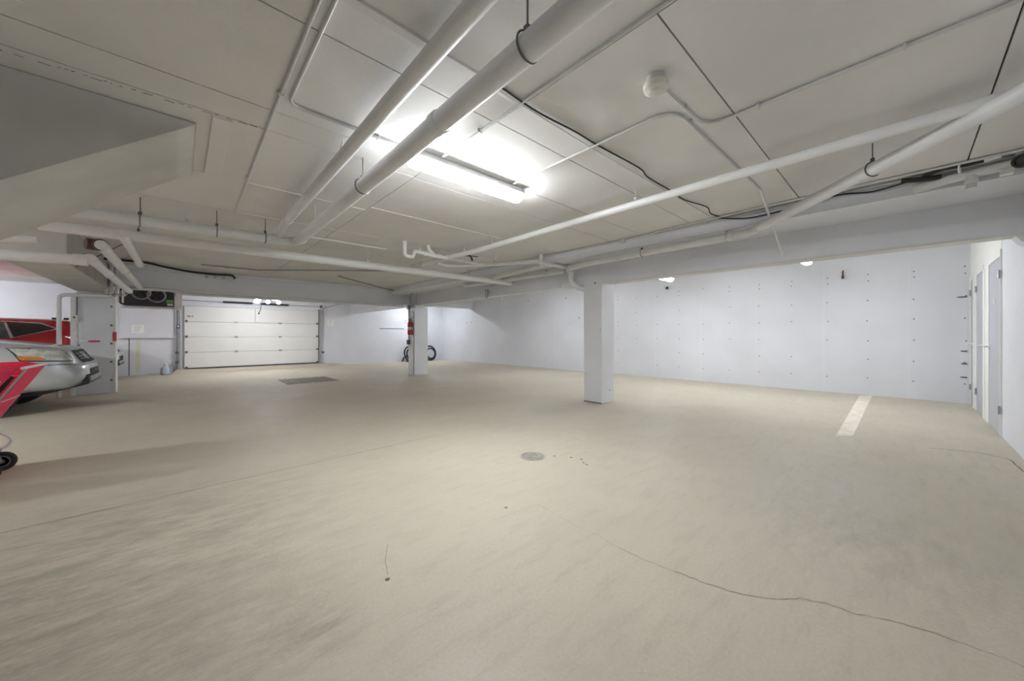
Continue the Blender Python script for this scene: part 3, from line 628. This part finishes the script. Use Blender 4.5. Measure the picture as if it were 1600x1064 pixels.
c0 = CZ-.010
cable('white cable along the ceiling joint right of the largest pipe', [(1.30, 1.56, c0), (1.9, 1.57, c0), (2.6, 1.575, c0), (3.4, 1.56, c0), (4.6, 1.55, c0)], .006, 'pipewhite')
cable('black cable sagging along the ceiling right of the largest pipe', [(1.32, 1.52, c0-.01), (1.63, 1.54, c0-.006), (1.95, 1.50, c0-.02), (2.25, 1.52, c0), (2.74, 1.46, c0-.03), (3.03, 1.53, c0), (3.40, 1.50, c0-.02), (3.80, 1.53, c0), (4.1, 1.42, c0-.03), (4.45, 1.50, c0), (4.68, 1.46, c0)], .006)
cable('black cable drooping along the soffit of the long beam', [(4.66, 1.50, c0-.004), (4.74, 1.2, c0-.06), (4.74, .8, c0-.05), (4.73, .45, c0-.02), (4.75, .2, c0-.05), (4.76, -.05, c0-.02)], .008)
cable('heavy black cable sagging above the cross beam', [(-1.0, 9.6, 2.56), (-.5, 9.7, 2.575), (-.2, 9.9, 2.55), (.2, 10.2, 2.54), (.6, 10.3, 2.55), (.85, 10.35, 2.56), (.92, 10.38, 2.5)], .022)
t = thing('cable_tray_box', 'small pale fitting strip on the cross beam under the heavy cable', 'fitting', (.75, 10.45, 2.45))
obj('strip', MB().box(.35, 1.0, 10.40, 10.418, 2.49, 2.52), M['pipewhite'], t)
for i in range(4): obj('clip', MB().box(.40+.15*i, .44+.15*i, 10.36, 10.40, 2.47, 2.52), M['galv'], t)
cable('black cable strung below the ceiling toward the far column', [(2.7, 8.9, 2.575), (3.6, 9.6, 2.565), (4.5, 10.15, 2.53), (5.02, 10.05, 2.50), (5.15, 9.95, 2.46)], .011, 'steel')
conduit('dark conduit across the ceiling before the cross beam', [(.3, 9.35, cz), (1.2, 9.3, cz), (3.6, 7.25, cz)], r=.014, m='galv', bend=.1)

# fittings at the right-hand end of the soffit
t = thing('pipe_fittings', 'cluster of pipe, tee and capped black cleanout at far right under the soffit', 'fittings', (4.72, -.45, 2.42))
obj('pipe_run', MB().tube([(4.74, -.77, 2.535), (4.74, -.30, 2.51), (4.78, -.05, 2.49)], .036, 14), M['pipe'], t, smooth=True)
obj('tee', MB().tube([(4.74, -.365, 2.515), (4.74, -.365, 2.395)], .030, 14).lathe((4.74, -.365, 2.44), (0, 0, 1), [(.03, 0), (.037, .005), (.037, .06)], 14), M['pipe'], t, smooth=True)
obj('cleanout_ring', MB().lathe((4.66, -.60, 2.515), (-1, .35, -.35), [(.050, 0), (.052, .02), (.036, .03), (.034, .015)], 22), M['dark'], t, smooth=True)
obj('cleanout_neck', MB().tube([(4.76, -.63, 2.55), (4.66, -.60, 2.515)], .036, 14), M['pipe'], t, smooth=True)
obj('clip', MB().box(4.66, 4.72, -.56, -.50, 2.44, 2.47).box(4.68, 4.72, -.60, -.57, 2.57, 2.60), M['pipewhite'], t)
t = thing('cable_bundle', 'tangled black cables and white clips at far right under the ceiling', 'cable', (4.75, -.2, 2.52))
obj('black_sleeve', MB().tube(fillet([(4.70, .02, 2.565), (4.69, -.08, 2.545), (4.69, -.14, 2.535), (4.72, -.20, 2.54)], .03), [.012]*3+[.024]*15+[.02]*99 if False else .020, 10), M['rubber'], t, smooth=True)
obj('cable_loop', MB().tube(fillet([(4.70, -.10, 2.56), (4.66, -.22, 2.585), (4.66, -.34, 2.575), (4.66, -.50, 2.585)], .06), .016, 8), M['black'], t, smooth=True)
obj('white_clip', MB().ring((4.66, -.30, 2.55), (.2, 1, 0), .03, .007, 16, 6), M['pipewhite'], t, smooth=True)
obj('white_clip', MB().bar((4.64, -.42, 2.565), (4.64, -.50, 2.575), .02, .02), M['pipewhite'], t)
t = thing('security_camera', 'small wall device with dark lens high on the tie-hole wall', 'camera', (xr(4.45)-.05, 4.45, 2.5))
obj('bracket', MB().box(xr(4.45)-.06, xr(4.45)-.001, 4.38, 4.52, 2.50, 2.58), M['whitemetal'], t, bevel=.006)
obj('lens', MB().lathe((xr(4.45)-.06, 4.47, 2.52), (-1, 0, -.2), [(.04, 0), (.035, .02)], 14), M['dark'], t)
tag(obj('wall_hook', MB().tube(fillet([(xr(.87)-.001, .87, 2.66), (xr(.87)-.05, .87, 2.64), (xr(.87)-.05, .87, 2.55)], .02), .012, 8).box(xr(.87)-.07, xr(.87)-.04, .85, .89, 2.49, 2.56), M['valve'], smooth=True), 'small rusty hook high on the tie-hole wall at right', 'hook')
bpy.data.objects['wall_hook'].location.z -= .12

# ================================================================== FLOOR FITTINGS
t = thing('floor_drain', 'round grey floor drain in the middle of the floor', 'drain', (2.572, 2.5, 0))
obj('rim', MB().lathe((2.572, 2.5, 0), (0, 0, 1), [(.128, 0), (.128, .004), (.112, .005), (.110, .001)], 32), M['iron'], t, smooth=True)
obj('pit', MB().lathe((2.572, 2.5, .0008), (0, 0, 1), [(.108, 0), (.107, .0008)], 28), M['crack'], t)
for k in range(9):
    yy = -.088+.022*k; hw = math.sqrt(max(.107**2-yy*yy, 0))
    obj('grate_bar', MB().box(2.572-hw, 2.572+hw, 2.5+yy-.0075, 2.5+yy+.0075, .0016, .006), M['iron'], t)
obj('grate_ring', MB().ring((2.572, 2.5, .005), (0, 0, 1), .055, .005, 24, 6), M['iron'], t)
t = thing('trench_grate', 'rusty rectangular trench grate in the floor before the garage door', 'grate', (2.51, 10.8, 0))
x0, x1, y0, y1 = 1.92, 3.11, 10.16, 11.43
obj('frame', MB().box(x0, x1, y0, y0+.04, 0, .008).box(x0, x1, y1-.04, y1, 0, .008).box(x0, x0+.04, y0, y1, 0, .008).box(x1-.04, x1, y0, y1, 0, .008), M['rust'], t)
obj('pit', MB().box(x0+.04, x1-.04, y0+.04, y1-.04, .0006, .0014), M['dark'], t)
for k in range(11):
    xx = x0+.09+.101*k; obj('grate_bar', MB().box(xx-.022, xx+.022, y0+.04, y1-.04, .0014, .007), M['rust'], t)
t = thing('floor_plate', 'faint rectangular metal plate in the floor behind the trench grate', 'plate', (2.58, 13.1, 0))
obj('plate', MB().box(2.31, 2.85, 12.72, 13.45, 0, .004), mat('worn_plate', (.50, .47, .40), .6, var=.15), t)
obj('handle_slot', MB().box(2.5, 2.66, 12.78, 12.81, .004, .005), M['crack'], t)

# ================================================================== CARS
def bake(o, cutters=(), sub=2):
    s = o.modifiers.new('sub', 'SUBSURF'); s.levels = sub; s.render_levels = sub
    for c in cutters:
        b = o.modifiers.new('cut', 'BOOLEAN'); b.operation = 'DIFFERENCE'; b.object = c; b.solver = 'EXACT'
    bpy.context.view_layer.update()
    dg = bpy.context.evaluated_depsgraph_get(); ev = o.evaluated_get(dg)
    me = bpy.data.meshes.new_from_object(ev); old = o.data; o.modifiers.clear(); o.data = me; me.name = old.name
    me.polygons.foreach_set('use_smooth', [True]*len(me.polygons)); me.set_sharp_from_angle(angle=math.radians(38))
    for c in cutters: bpy.data.objects.remove(c)
def loft(secs):
    mb = MB(); rings = []
    for x, half in secs:
        pts = half+[(-y, z) for y, z in half[::-1] if abs(y) > 1e-6]
        rings.append([mb.bm.verts.new((x, y, z)) for y, z in pts])
    n = len(rings[0])
    for A, B in zip(rings, rings[1:]):
        for i in range(n): mb.bm.faces.new((A[i], A[(i+1) % n], B[(i+1) % n], B[i]))
    mb.bm.faces.new(rings[0][::-1]); mb.bm.faces.new(rings[-1]); return mb
def patch(bvh, q, dirn, off, n=8, m=6, th=.0):
    """a curved panel that follows the car body: quad q is cast onto it along dirn"""
    d = Vector(dirn).normalized(); q = [Vector(p) for p in q]; mb = MB(); V = []
    for i in range(n+1):
        row = []
        for jx in range(m+1):
            u, v = i/n, jx/m
            p = q[0]*(1-u)*(1-v)+q[1]*u*(1-v)+q[2]*u*v+q[3]*(1-u)*v
            h = bvh.ray_cast(p-d*2.0, d)
            row.append(mb.bm.verts.new((h[0] if h[0] else p)-d*off))
        V.append(row)
    fs = [mb.bm.faces.new((V[i][jx], V[i+1][jx], V[i+1][jx+1], V[i][jx+1])) for i in range(n) for jx in range(m)]
    r = bmesh.ops.extrude_face_region(mb.bm, geom=fs)
    bmesh.ops.translate(mb.bm, verts=[e for e in r['geom'] if isinstance(e, bmesh.types.BMVert)], vec=d*(off+.012))
    return mb
def wheel(t, x, y, r, side):
    wd = .11
    w_ = obj('wheel', MB().lathe((x, y, r), (0, side, 0), [(r*.66, -wd), (r*.93, -wd), (r, -wd*.6), (r, wd*.6), (r*.93, wd), (r*.68, wd), (r*.62, wd*.5)], 36), M['rubber'], t, smooth=True, local=True)
    obj('rim', MB().lathe((x, y, r), (0, side, 0), [(r*.66, wd*.3), (r*.66, wd*.75), (r*.60, wd*.8), (r*.56, wd*.45), (r*.20, wd*.55), (r*.14, wd*.7), (.01, wd*.72)], 28), M['galv'], w_, smooth=True, local=True)
    for k in range(5):
        a = 2*PI*k/5+.3
        obj('spoke', MB().bar((x+math.cos(a)*r*.12, y+side*wd*.70, r+math.sin(a)*r*.12), (x+math.cos(a)*r*.60, y+side*wd*.72, r+math.sin(a)*r*.60), .05, .02, (0, side, 0)), M['chrome'], w_, local=True)
def car(name, label, cat, loc, rz, paint, P):
    t = thing(name, label, cat, loc, None, rz)
    secs = []
    for x, hw, zb, zs, sw, zt, tw in P['sec']:
        secs.append((x, [(0, zb), (hw*.80, zb), (hw*.97, zb+.06), (hw, zb+(zs-zb)*.45), (sw, zs), (tw, zt-.015), (tw*.6, zt+.01), (0, zt+.02)]))
    body = obj('body', loft(secs), paint, t, local=True)
    cut = []
    for x in P['wx']:
        for s in (-1, 1):
            c = obj('cutter', MB().lathe((x, s*(P['hw']-.22), P['wr']+.01), (0, s, 0), [(P['wr']+.055, 0), (P['wr']+.055, .6)], 40), paint); cut.append(c)
            c.matrix_world = Matrix.Translation(Vector(loc)) @ Matrix.Rotation(rz, 4, 'Z') @ Matrix.Translation(WL[c])
    bpy.context.view_layer.update()
    bake(body, cut)
    for x in P['wx']:
        for s in (-1, 1): wheel(t, x, s*(P['hw']-.125), P['wr'], s)
    bm = bmesh.new(); bm.from_mesh(body.data); bvh = BVHTree.FromBMesh(bm); bm.free()
    def pt(nm, q, d, off, m_, parent=None, **k): return obj(nm, patch(bvh, q, d, off, **k), m_, parent or t, smooth=True, local=True)
    return t, body, pt
def suv_sections(k=1.0):
    # x, half width, bottom, shoulder z, shoulder half width, top z, top half width
    return [(.0, .60, .47, .60, .58, .70, .50), (-.05, .74, .42, .62, .72, .74, .62), (-.13, .84, .37, .66, .81, .80, .70), (-.20, .88, .34, .78, .85, .95, .72),
            (-.26, .90, .33, .86, .88, 1.0, .74), (-.42, .93, .32, .93, .91, 1.035, .78), (-.75, .955, .31, .98, .93, 1.08, .80), (-1.25, .965, .30, 1.03, .94, 1.15, .82),
            (-1.45, .97, .30, 1.06, .94, 1.20, .80), (-1.95, .97, .30, 1.10, .94, 1.62, .68), (-2.3, .97, .30, 1.11, .94, 1.72, .66), (-3.4, .97, .30, 1.12, .94, 1.75, .66),
            (-4.35, .96, .32, 1.12, .93, 1.70, .65), (-4.62, .94, .36, 1.10, .90, 1.50, .66), (-4.72, .90, .42, 1.05, .87, 1.12, .70), (-4.76, .80, .48, .95, .76, 1.0, .60)]
def suv(label, loc, paint, cat='car', front_detail=True):
    t, body, pt = car('suv', label, cat, loc, 0, paint, dict(sec=suv_sections(), wx=(-.99, -3.75), wr=.35, hw=.96))
    for s in (-1, 1):
        pt('headlight_rim', [(-.60, s*.95, .81), (-.18, s*.60, .785), (-.28, s*.69, 1.0), (-.69, s*.95, 1.02)], (-.62, -s*.78, 0), .003, M['dark'])
        pt('bumper_crease', [(-.95, s*.95, .752), (-.10, s*.58, .735), (-.10, s*.58, .746), (-.95, s*.95, .764)], (-.62, -s*.78, 0), .003, M['dark'], n=16, m=1)
        hl = pt('headlight', [(-.58, s*.95, .83), (-.20, s*.62, .80), (-.30, s*.70, .985), (-.66, s*.95, 1.0)], (-.62, -s*.78, 0), .007, M['lamp_clear'])
        pt('turn_signal', [(-.60, s*.95, .835), (-.40, s*.86, .828), (-.44, s*.88, .868), (-.63, s*.95, .90)], (-.55, -s*.83, 0), .010, M['amber'], hl, n=5, m=4)
        obj('bulb_chrome', MB().lathe((-.33, s*.745, .90), (.62, s*.78, 0), [(.05, 0), (.055, .012), (.03, .016)], 16), M['chrome'], hl, local=True, smooth=True)
        pt('side_window', [(-1.75, s*1, 1.16), (-4.2, s*1, 1.18), (-4.1, s*1, 1.60), (-2.15, s*1, 1.60)], (0, -s, 0), .004, M['carglass'])
        if front_detail: obj('mirror', MB().box(-1.75, -1.60, min(s*.95, s*1.15), max(s*.95, s*1.15), 1.12, 1.28), paint, t, local=True, bevel=.03)
    fr = pt('grille_surround', [(.05, -.56, .735), (.05, .56, .735), (-.1, .50, .975), (-.1, -.50, .975)], (-1, 0, 0), .010, M['silver'] if front_detail else paint)
    pt('lower_cladding', [(.1, -.70, .455), (.1, .70, .455), (.1, .60, .555), (.1, -.60, .555)], (-1, 0, 0), .006, M['rubber'], n=16, m=5)
    gr = pt('grille', [(.05, -.50, .758), (.05, .50, .758), (-.1, .45, .957), (-.1, -.45, .957)], (-1, 0, 0), .018, M['rubber'])
    for z in (.815, .855, .90):
        pt('grille_bar', [(.05, -.46, z-.006), (.05, .46, z-.006), (.05, .46, z+.006), (.05, -.46, z+.006)], (-1, 0, 0), .026, M['steel'], gr, n=10, m=1)
    em = [pt('emblem', q, (-1, 0, 0), .030, M['whitemetal'], gr, n=2, m=2) for q in (
        [(.05, -.075, .80), (.05, -.050, .80), (.05, -.06, .92), (.05, -.09, .92)], [(.05, .050, .80), (.05, .075, .80), (.05, .09, .92), (.05, .06, .92)], [(.05, -.06, .845), (.05, .06, .845), (.05, .06, .872), (.05, -.06, .872)])]
    lo = pt('lower_intake', [(.1, -.34, .565), (.1, .34, .565), (.1, .36, .64), (.1, -.36, .64)], (-1, 0, 0), .010, M['dark'])
    for k in range(5):
        y = -.28+.14*k; pt('intake_rib', [(.1, y-.02, .57), (.1, y+.02, .57), (.1, y+.02, .635), (.1, y-.02, .635)], (-1, 0, 0), .016, M['blackgloss'], lo, n=1, m=1)
    sk = obj('skid_plate', MB().prism([(.012, .40), (.012, .49), (-.3, .46), (-1.1, .44), (-1.1, .22), (-.50, .26), (-.2, .34)], 'y', -.60, .60), M['dark'], t, local=True, bevel=.02)
    for k in range(7):
        y = -.42+.14*k; obj('skid_tooth', MB().box(-.10, .022, y-.045, y+.045, .43, .52), M['galv'], sk, local=True, bevel=.015)
    pt('windshield', [(-1.3, -.72, 1.24), (-1.3, .72, 1.24), (-1.9, .62, 1.62), (-1.9, -.62, 1.62)], (-.75, 0, -.66), .004, M['carglass'])
    pt('bumper_seam', [(.1, -.82, .715), (.1, .82, .715), (.1, .82, .722), (.1, -.82, .722)], (-1, 0, 0), .002, M['dark'], n=20, m=1)
    return t
suv('silver SUV parked nose out beside the wall pier', (-1.12, 9.72, 0), M['silver'])
suv('white SUV mostly hidden behind the wall pier, dark grille showing', (-1.20, 14.61, 0), M['whitecar'], front_detail=False)
# red hatchback, tail towards us
hs = [(.0, .55, .45, .60, .52, .70, .45), (-.10, .78, .36, .65, .75, .78, .62), (-.4, .86, .28, .78, .84, .90, .70), (-.95, .88, .27, .90, .86, 1.02, .74), (-1.2, .88, .26, .95, .86, 1.08, .70), (-1.8, .88, .26, 1.02, .85, 1.46, .60),
      (-2.3, .88, .26, 1.05, .85, 1.54, .58), (-3.2, .88, .26, 1.09, .85, 1.555, .58), (-3.75, .88, .27, 1.13, .85, 1.54, .58), (-4.02, .87, .30, 1.16, .84, 1.52, .58), (-4.12, .85, .34, 1.16, .82, 1.50, .58), (-4.16, .80, .40, 1.12, .76, 1.45, .56)]
RL = 4.16
t, body, pt = car('hatchback', 'red hatchback parked behind the silver SUV, tail beside the white pipe', 'car', (-1.66-RL, 12.66, 0), PI, M['redcar'], dict(sec=hs, wx=(-.85, -3.4), wr=.31, hw=.87))
def lx(wx): return -(wx+1.66+RL)             # world x -> local x of the turned car
for s in (-1, 1):
    tr = pt('window_trim', [(lx(-3.45), s, 1.10), (lx(-2.40), s, 1.15), (lx(-1.875), s, 1.345), (lx(-2.15), s, 1.455)] if False else [(lx(-2.46), s, 1.145), (lx(-1.86), s, 1.335), (lx(-2.12), s, 1.462), (lx(-2.62), s, 1.492)], (0, -s, 0), .004, M['chrome'])
    pt('rear_side_window', [(lx(-2.42), s, 1.168), (lx(-1.92), s, 1.342), (lx(-2.13), s, 1.440), (lx(-2.55), s, 1.474)], (0, -s, 0), .010, M['carglass'], tr)
    pt('front_side_window', [(lx(-4.3), s, 1.10), (lx(-2.46), s, 1.155), (lx(-2.58), s, 1.474), (lx(-3.7), s, 1.47)], (0, -s, 0), .006, M['carglass2'])
    pt('tail_lamp', [(lx(-1.86), s, 1.05), (lx(-1.70), s, 1.04), (lx(-1.70), s, 1.21), (lx(-1.83), s, 1.20)], (.3, -s, 0), .010, M['tail'])
    pt('tail_lamp', [(lx(-1.60), s*.83, 1.02), (lx(-1.60), s*.60, 1.05), (lx(-1.60), s*.62, 1.20), (lx(-1.60), s*.80, 1.21)], (1, 0, 0), .010, M['tail'])
    for x in (-1.96, -1.80): obj('rack_foot', MB().box(lx(x)-.035, lx(x)+.035, s*.50-.03, s*.50+.03, 1.535, 1.575), M['black'], t, local=True, bevel=.008)
pt('rear_window', [(lx(-1.60), -.52, 1.20), (lx(-1.60), .52, 1.20), (lx(-1.60), .46, 1.43), (lx(-1.60), -.46, 1.43)], (1, 0, 0), .006, M['carglass'])
pt('windshield', [(-1.25, -.62, 1.10), (-1.25, .62, 1.10), (-1.75, .54, 1.42), (-1.75, -.54, 1.42)], (-.7, 0, -.7), .005, M['carglass'])

# ================================================================== RED FABRIC CART (left edge)
t = thing('utility_cart', 'red fabric utility cart with chrome frame at the left edge', 'cart', (-1.4, 5.3, 0))
def nose(z): return -.945-(.93-z)/1.83         # slanting front of the basket
f = obj('front_panel', MB().hexa([(nose(.26)-.012, 5.075, .26), (nose(.26), 5.075, .26), (nose(.26), 5.56, .26), (nose(.26)-.012, 5.56, .26), (nose(.915)-.012, 5.075, .915), (nose(.915), 5.075, .915), (nose(.915), 5.56, .915), (nose(.915)-.012, 5.56, .915)]), M['redfab'], t)
obj('stitching', MB().bar((nose(.645)+.003, 5.075, .645), (nose(.645)+.003, 5.56, .645), .006, .006), M['stitch'], f)
for nm, y in (('side_panel', 5.0), ('side_panel', 5.63)):
    s_ = obj(nm, MB().prism([(nose(.30)-.10, .30), (nose(.93)-.05, .925), (nose(.93)-.14, .955), (-1.95, .93), (-1.90, .30)], 'y', y-.006, y+.006), M['redfab'], t)
    obj('stitching', MB().bar((nose(.82)-.075, y-.008, .82), (-1.93, y-.008, .845), .006, .006, (0, -1, 0)), M['stitch'], s_)
obj('rear_panel', MB().box(-1.95, -1.935, 5.0, 5.63, .30, .93), M['redfab'], t)
obj('basket_floor', MB().box(-1.93, nose(.28)-.02, 5.0, 5.63, .27, .285), M['redfab'], t)
obj('top_rail', MB().tube([(-.955, 4.90, .93), (-.940, 5.58, .93)], .012, 10), M['whitemetal'], t, smooth=True)
for y in (5.035, 5.062, 5.60):
    obj('corner_tube', MB().tube([(nose(.93)-.012, y, .925), (nose(.26)-.012, y, .26)], .0065, 8), M['galv'], t, smooth=True)
obj('corner_webbing', MB().bar((nose(.86)-.05, 5.02, .86), (nose(.40)-.05, 5.02, .40), .035, .006, (0, -1, 0)), M['black'], t)
for y in (5.02, 5.42):
    obj('base_tube', MB().tube(fillet([(-1.95, y, .345), (-1.18, y, .345), (-1.105, y, .27), (-1.14, y, .205), (-1.32, y, .18)],   .05), .011, 10), M['whitemetal'], t, smooth=True)
    w_ = obj('caster_wheel', MB().lathe((-1.165, y, .083), (0, 1, 0), [(.03, -.016), (.072, -.018), (.082, -.010), (.082, .010), (.072, .018), (.03, .016)], 28), M['rubber'], t, smooth=True)
    obj('wheel_hub', MB().lathe((-1.165, y, .083), (0, 1, 0), [(.050, -.019), (.047, -.021), (.040, -.019), (.020, -.019), (.018, -.023), (.018, .023), (.020, .019), (.040, .019), (.047, .021), (.050, .019)], 20), M['steel'], w_, smooth=True)
    obj('caster_fork', MB().bar((-1.165, y-.026, .083), (-1.195, y-.026, .19), .02, .004, (0, 1, 0)).bar((-1.165, y+.026, .083), (-1.195, y+.026, .19), .02, .004, (0, 1, 0)).box(-1.23, -1.17, y-.028, y+.028, .178, .192), M['galv'], t)
    w2 = obj('rear_wheel', MB().lathe((-1.88, y, .12), (0, 1, 0), [(.05, -.016), (.105, -.018), (.12, -.010), (.12, .010), (.105, .018), (.05, .016)], 28), M['rubber'], t, smooth=True)
    obj('wheel_hub', MB().lathe((-1.88, y, .12), (0, 1, 0), [(.06, -.021), (.06, .021)], 18), M['galv'], w2, smooth=True)
    obj('rear_leg', MB().tube([(-1.88, y, .12), (-1.94, y, .345), (-1.955, y, .95)], .012, 8), M['chrome'], t, smooth=True)
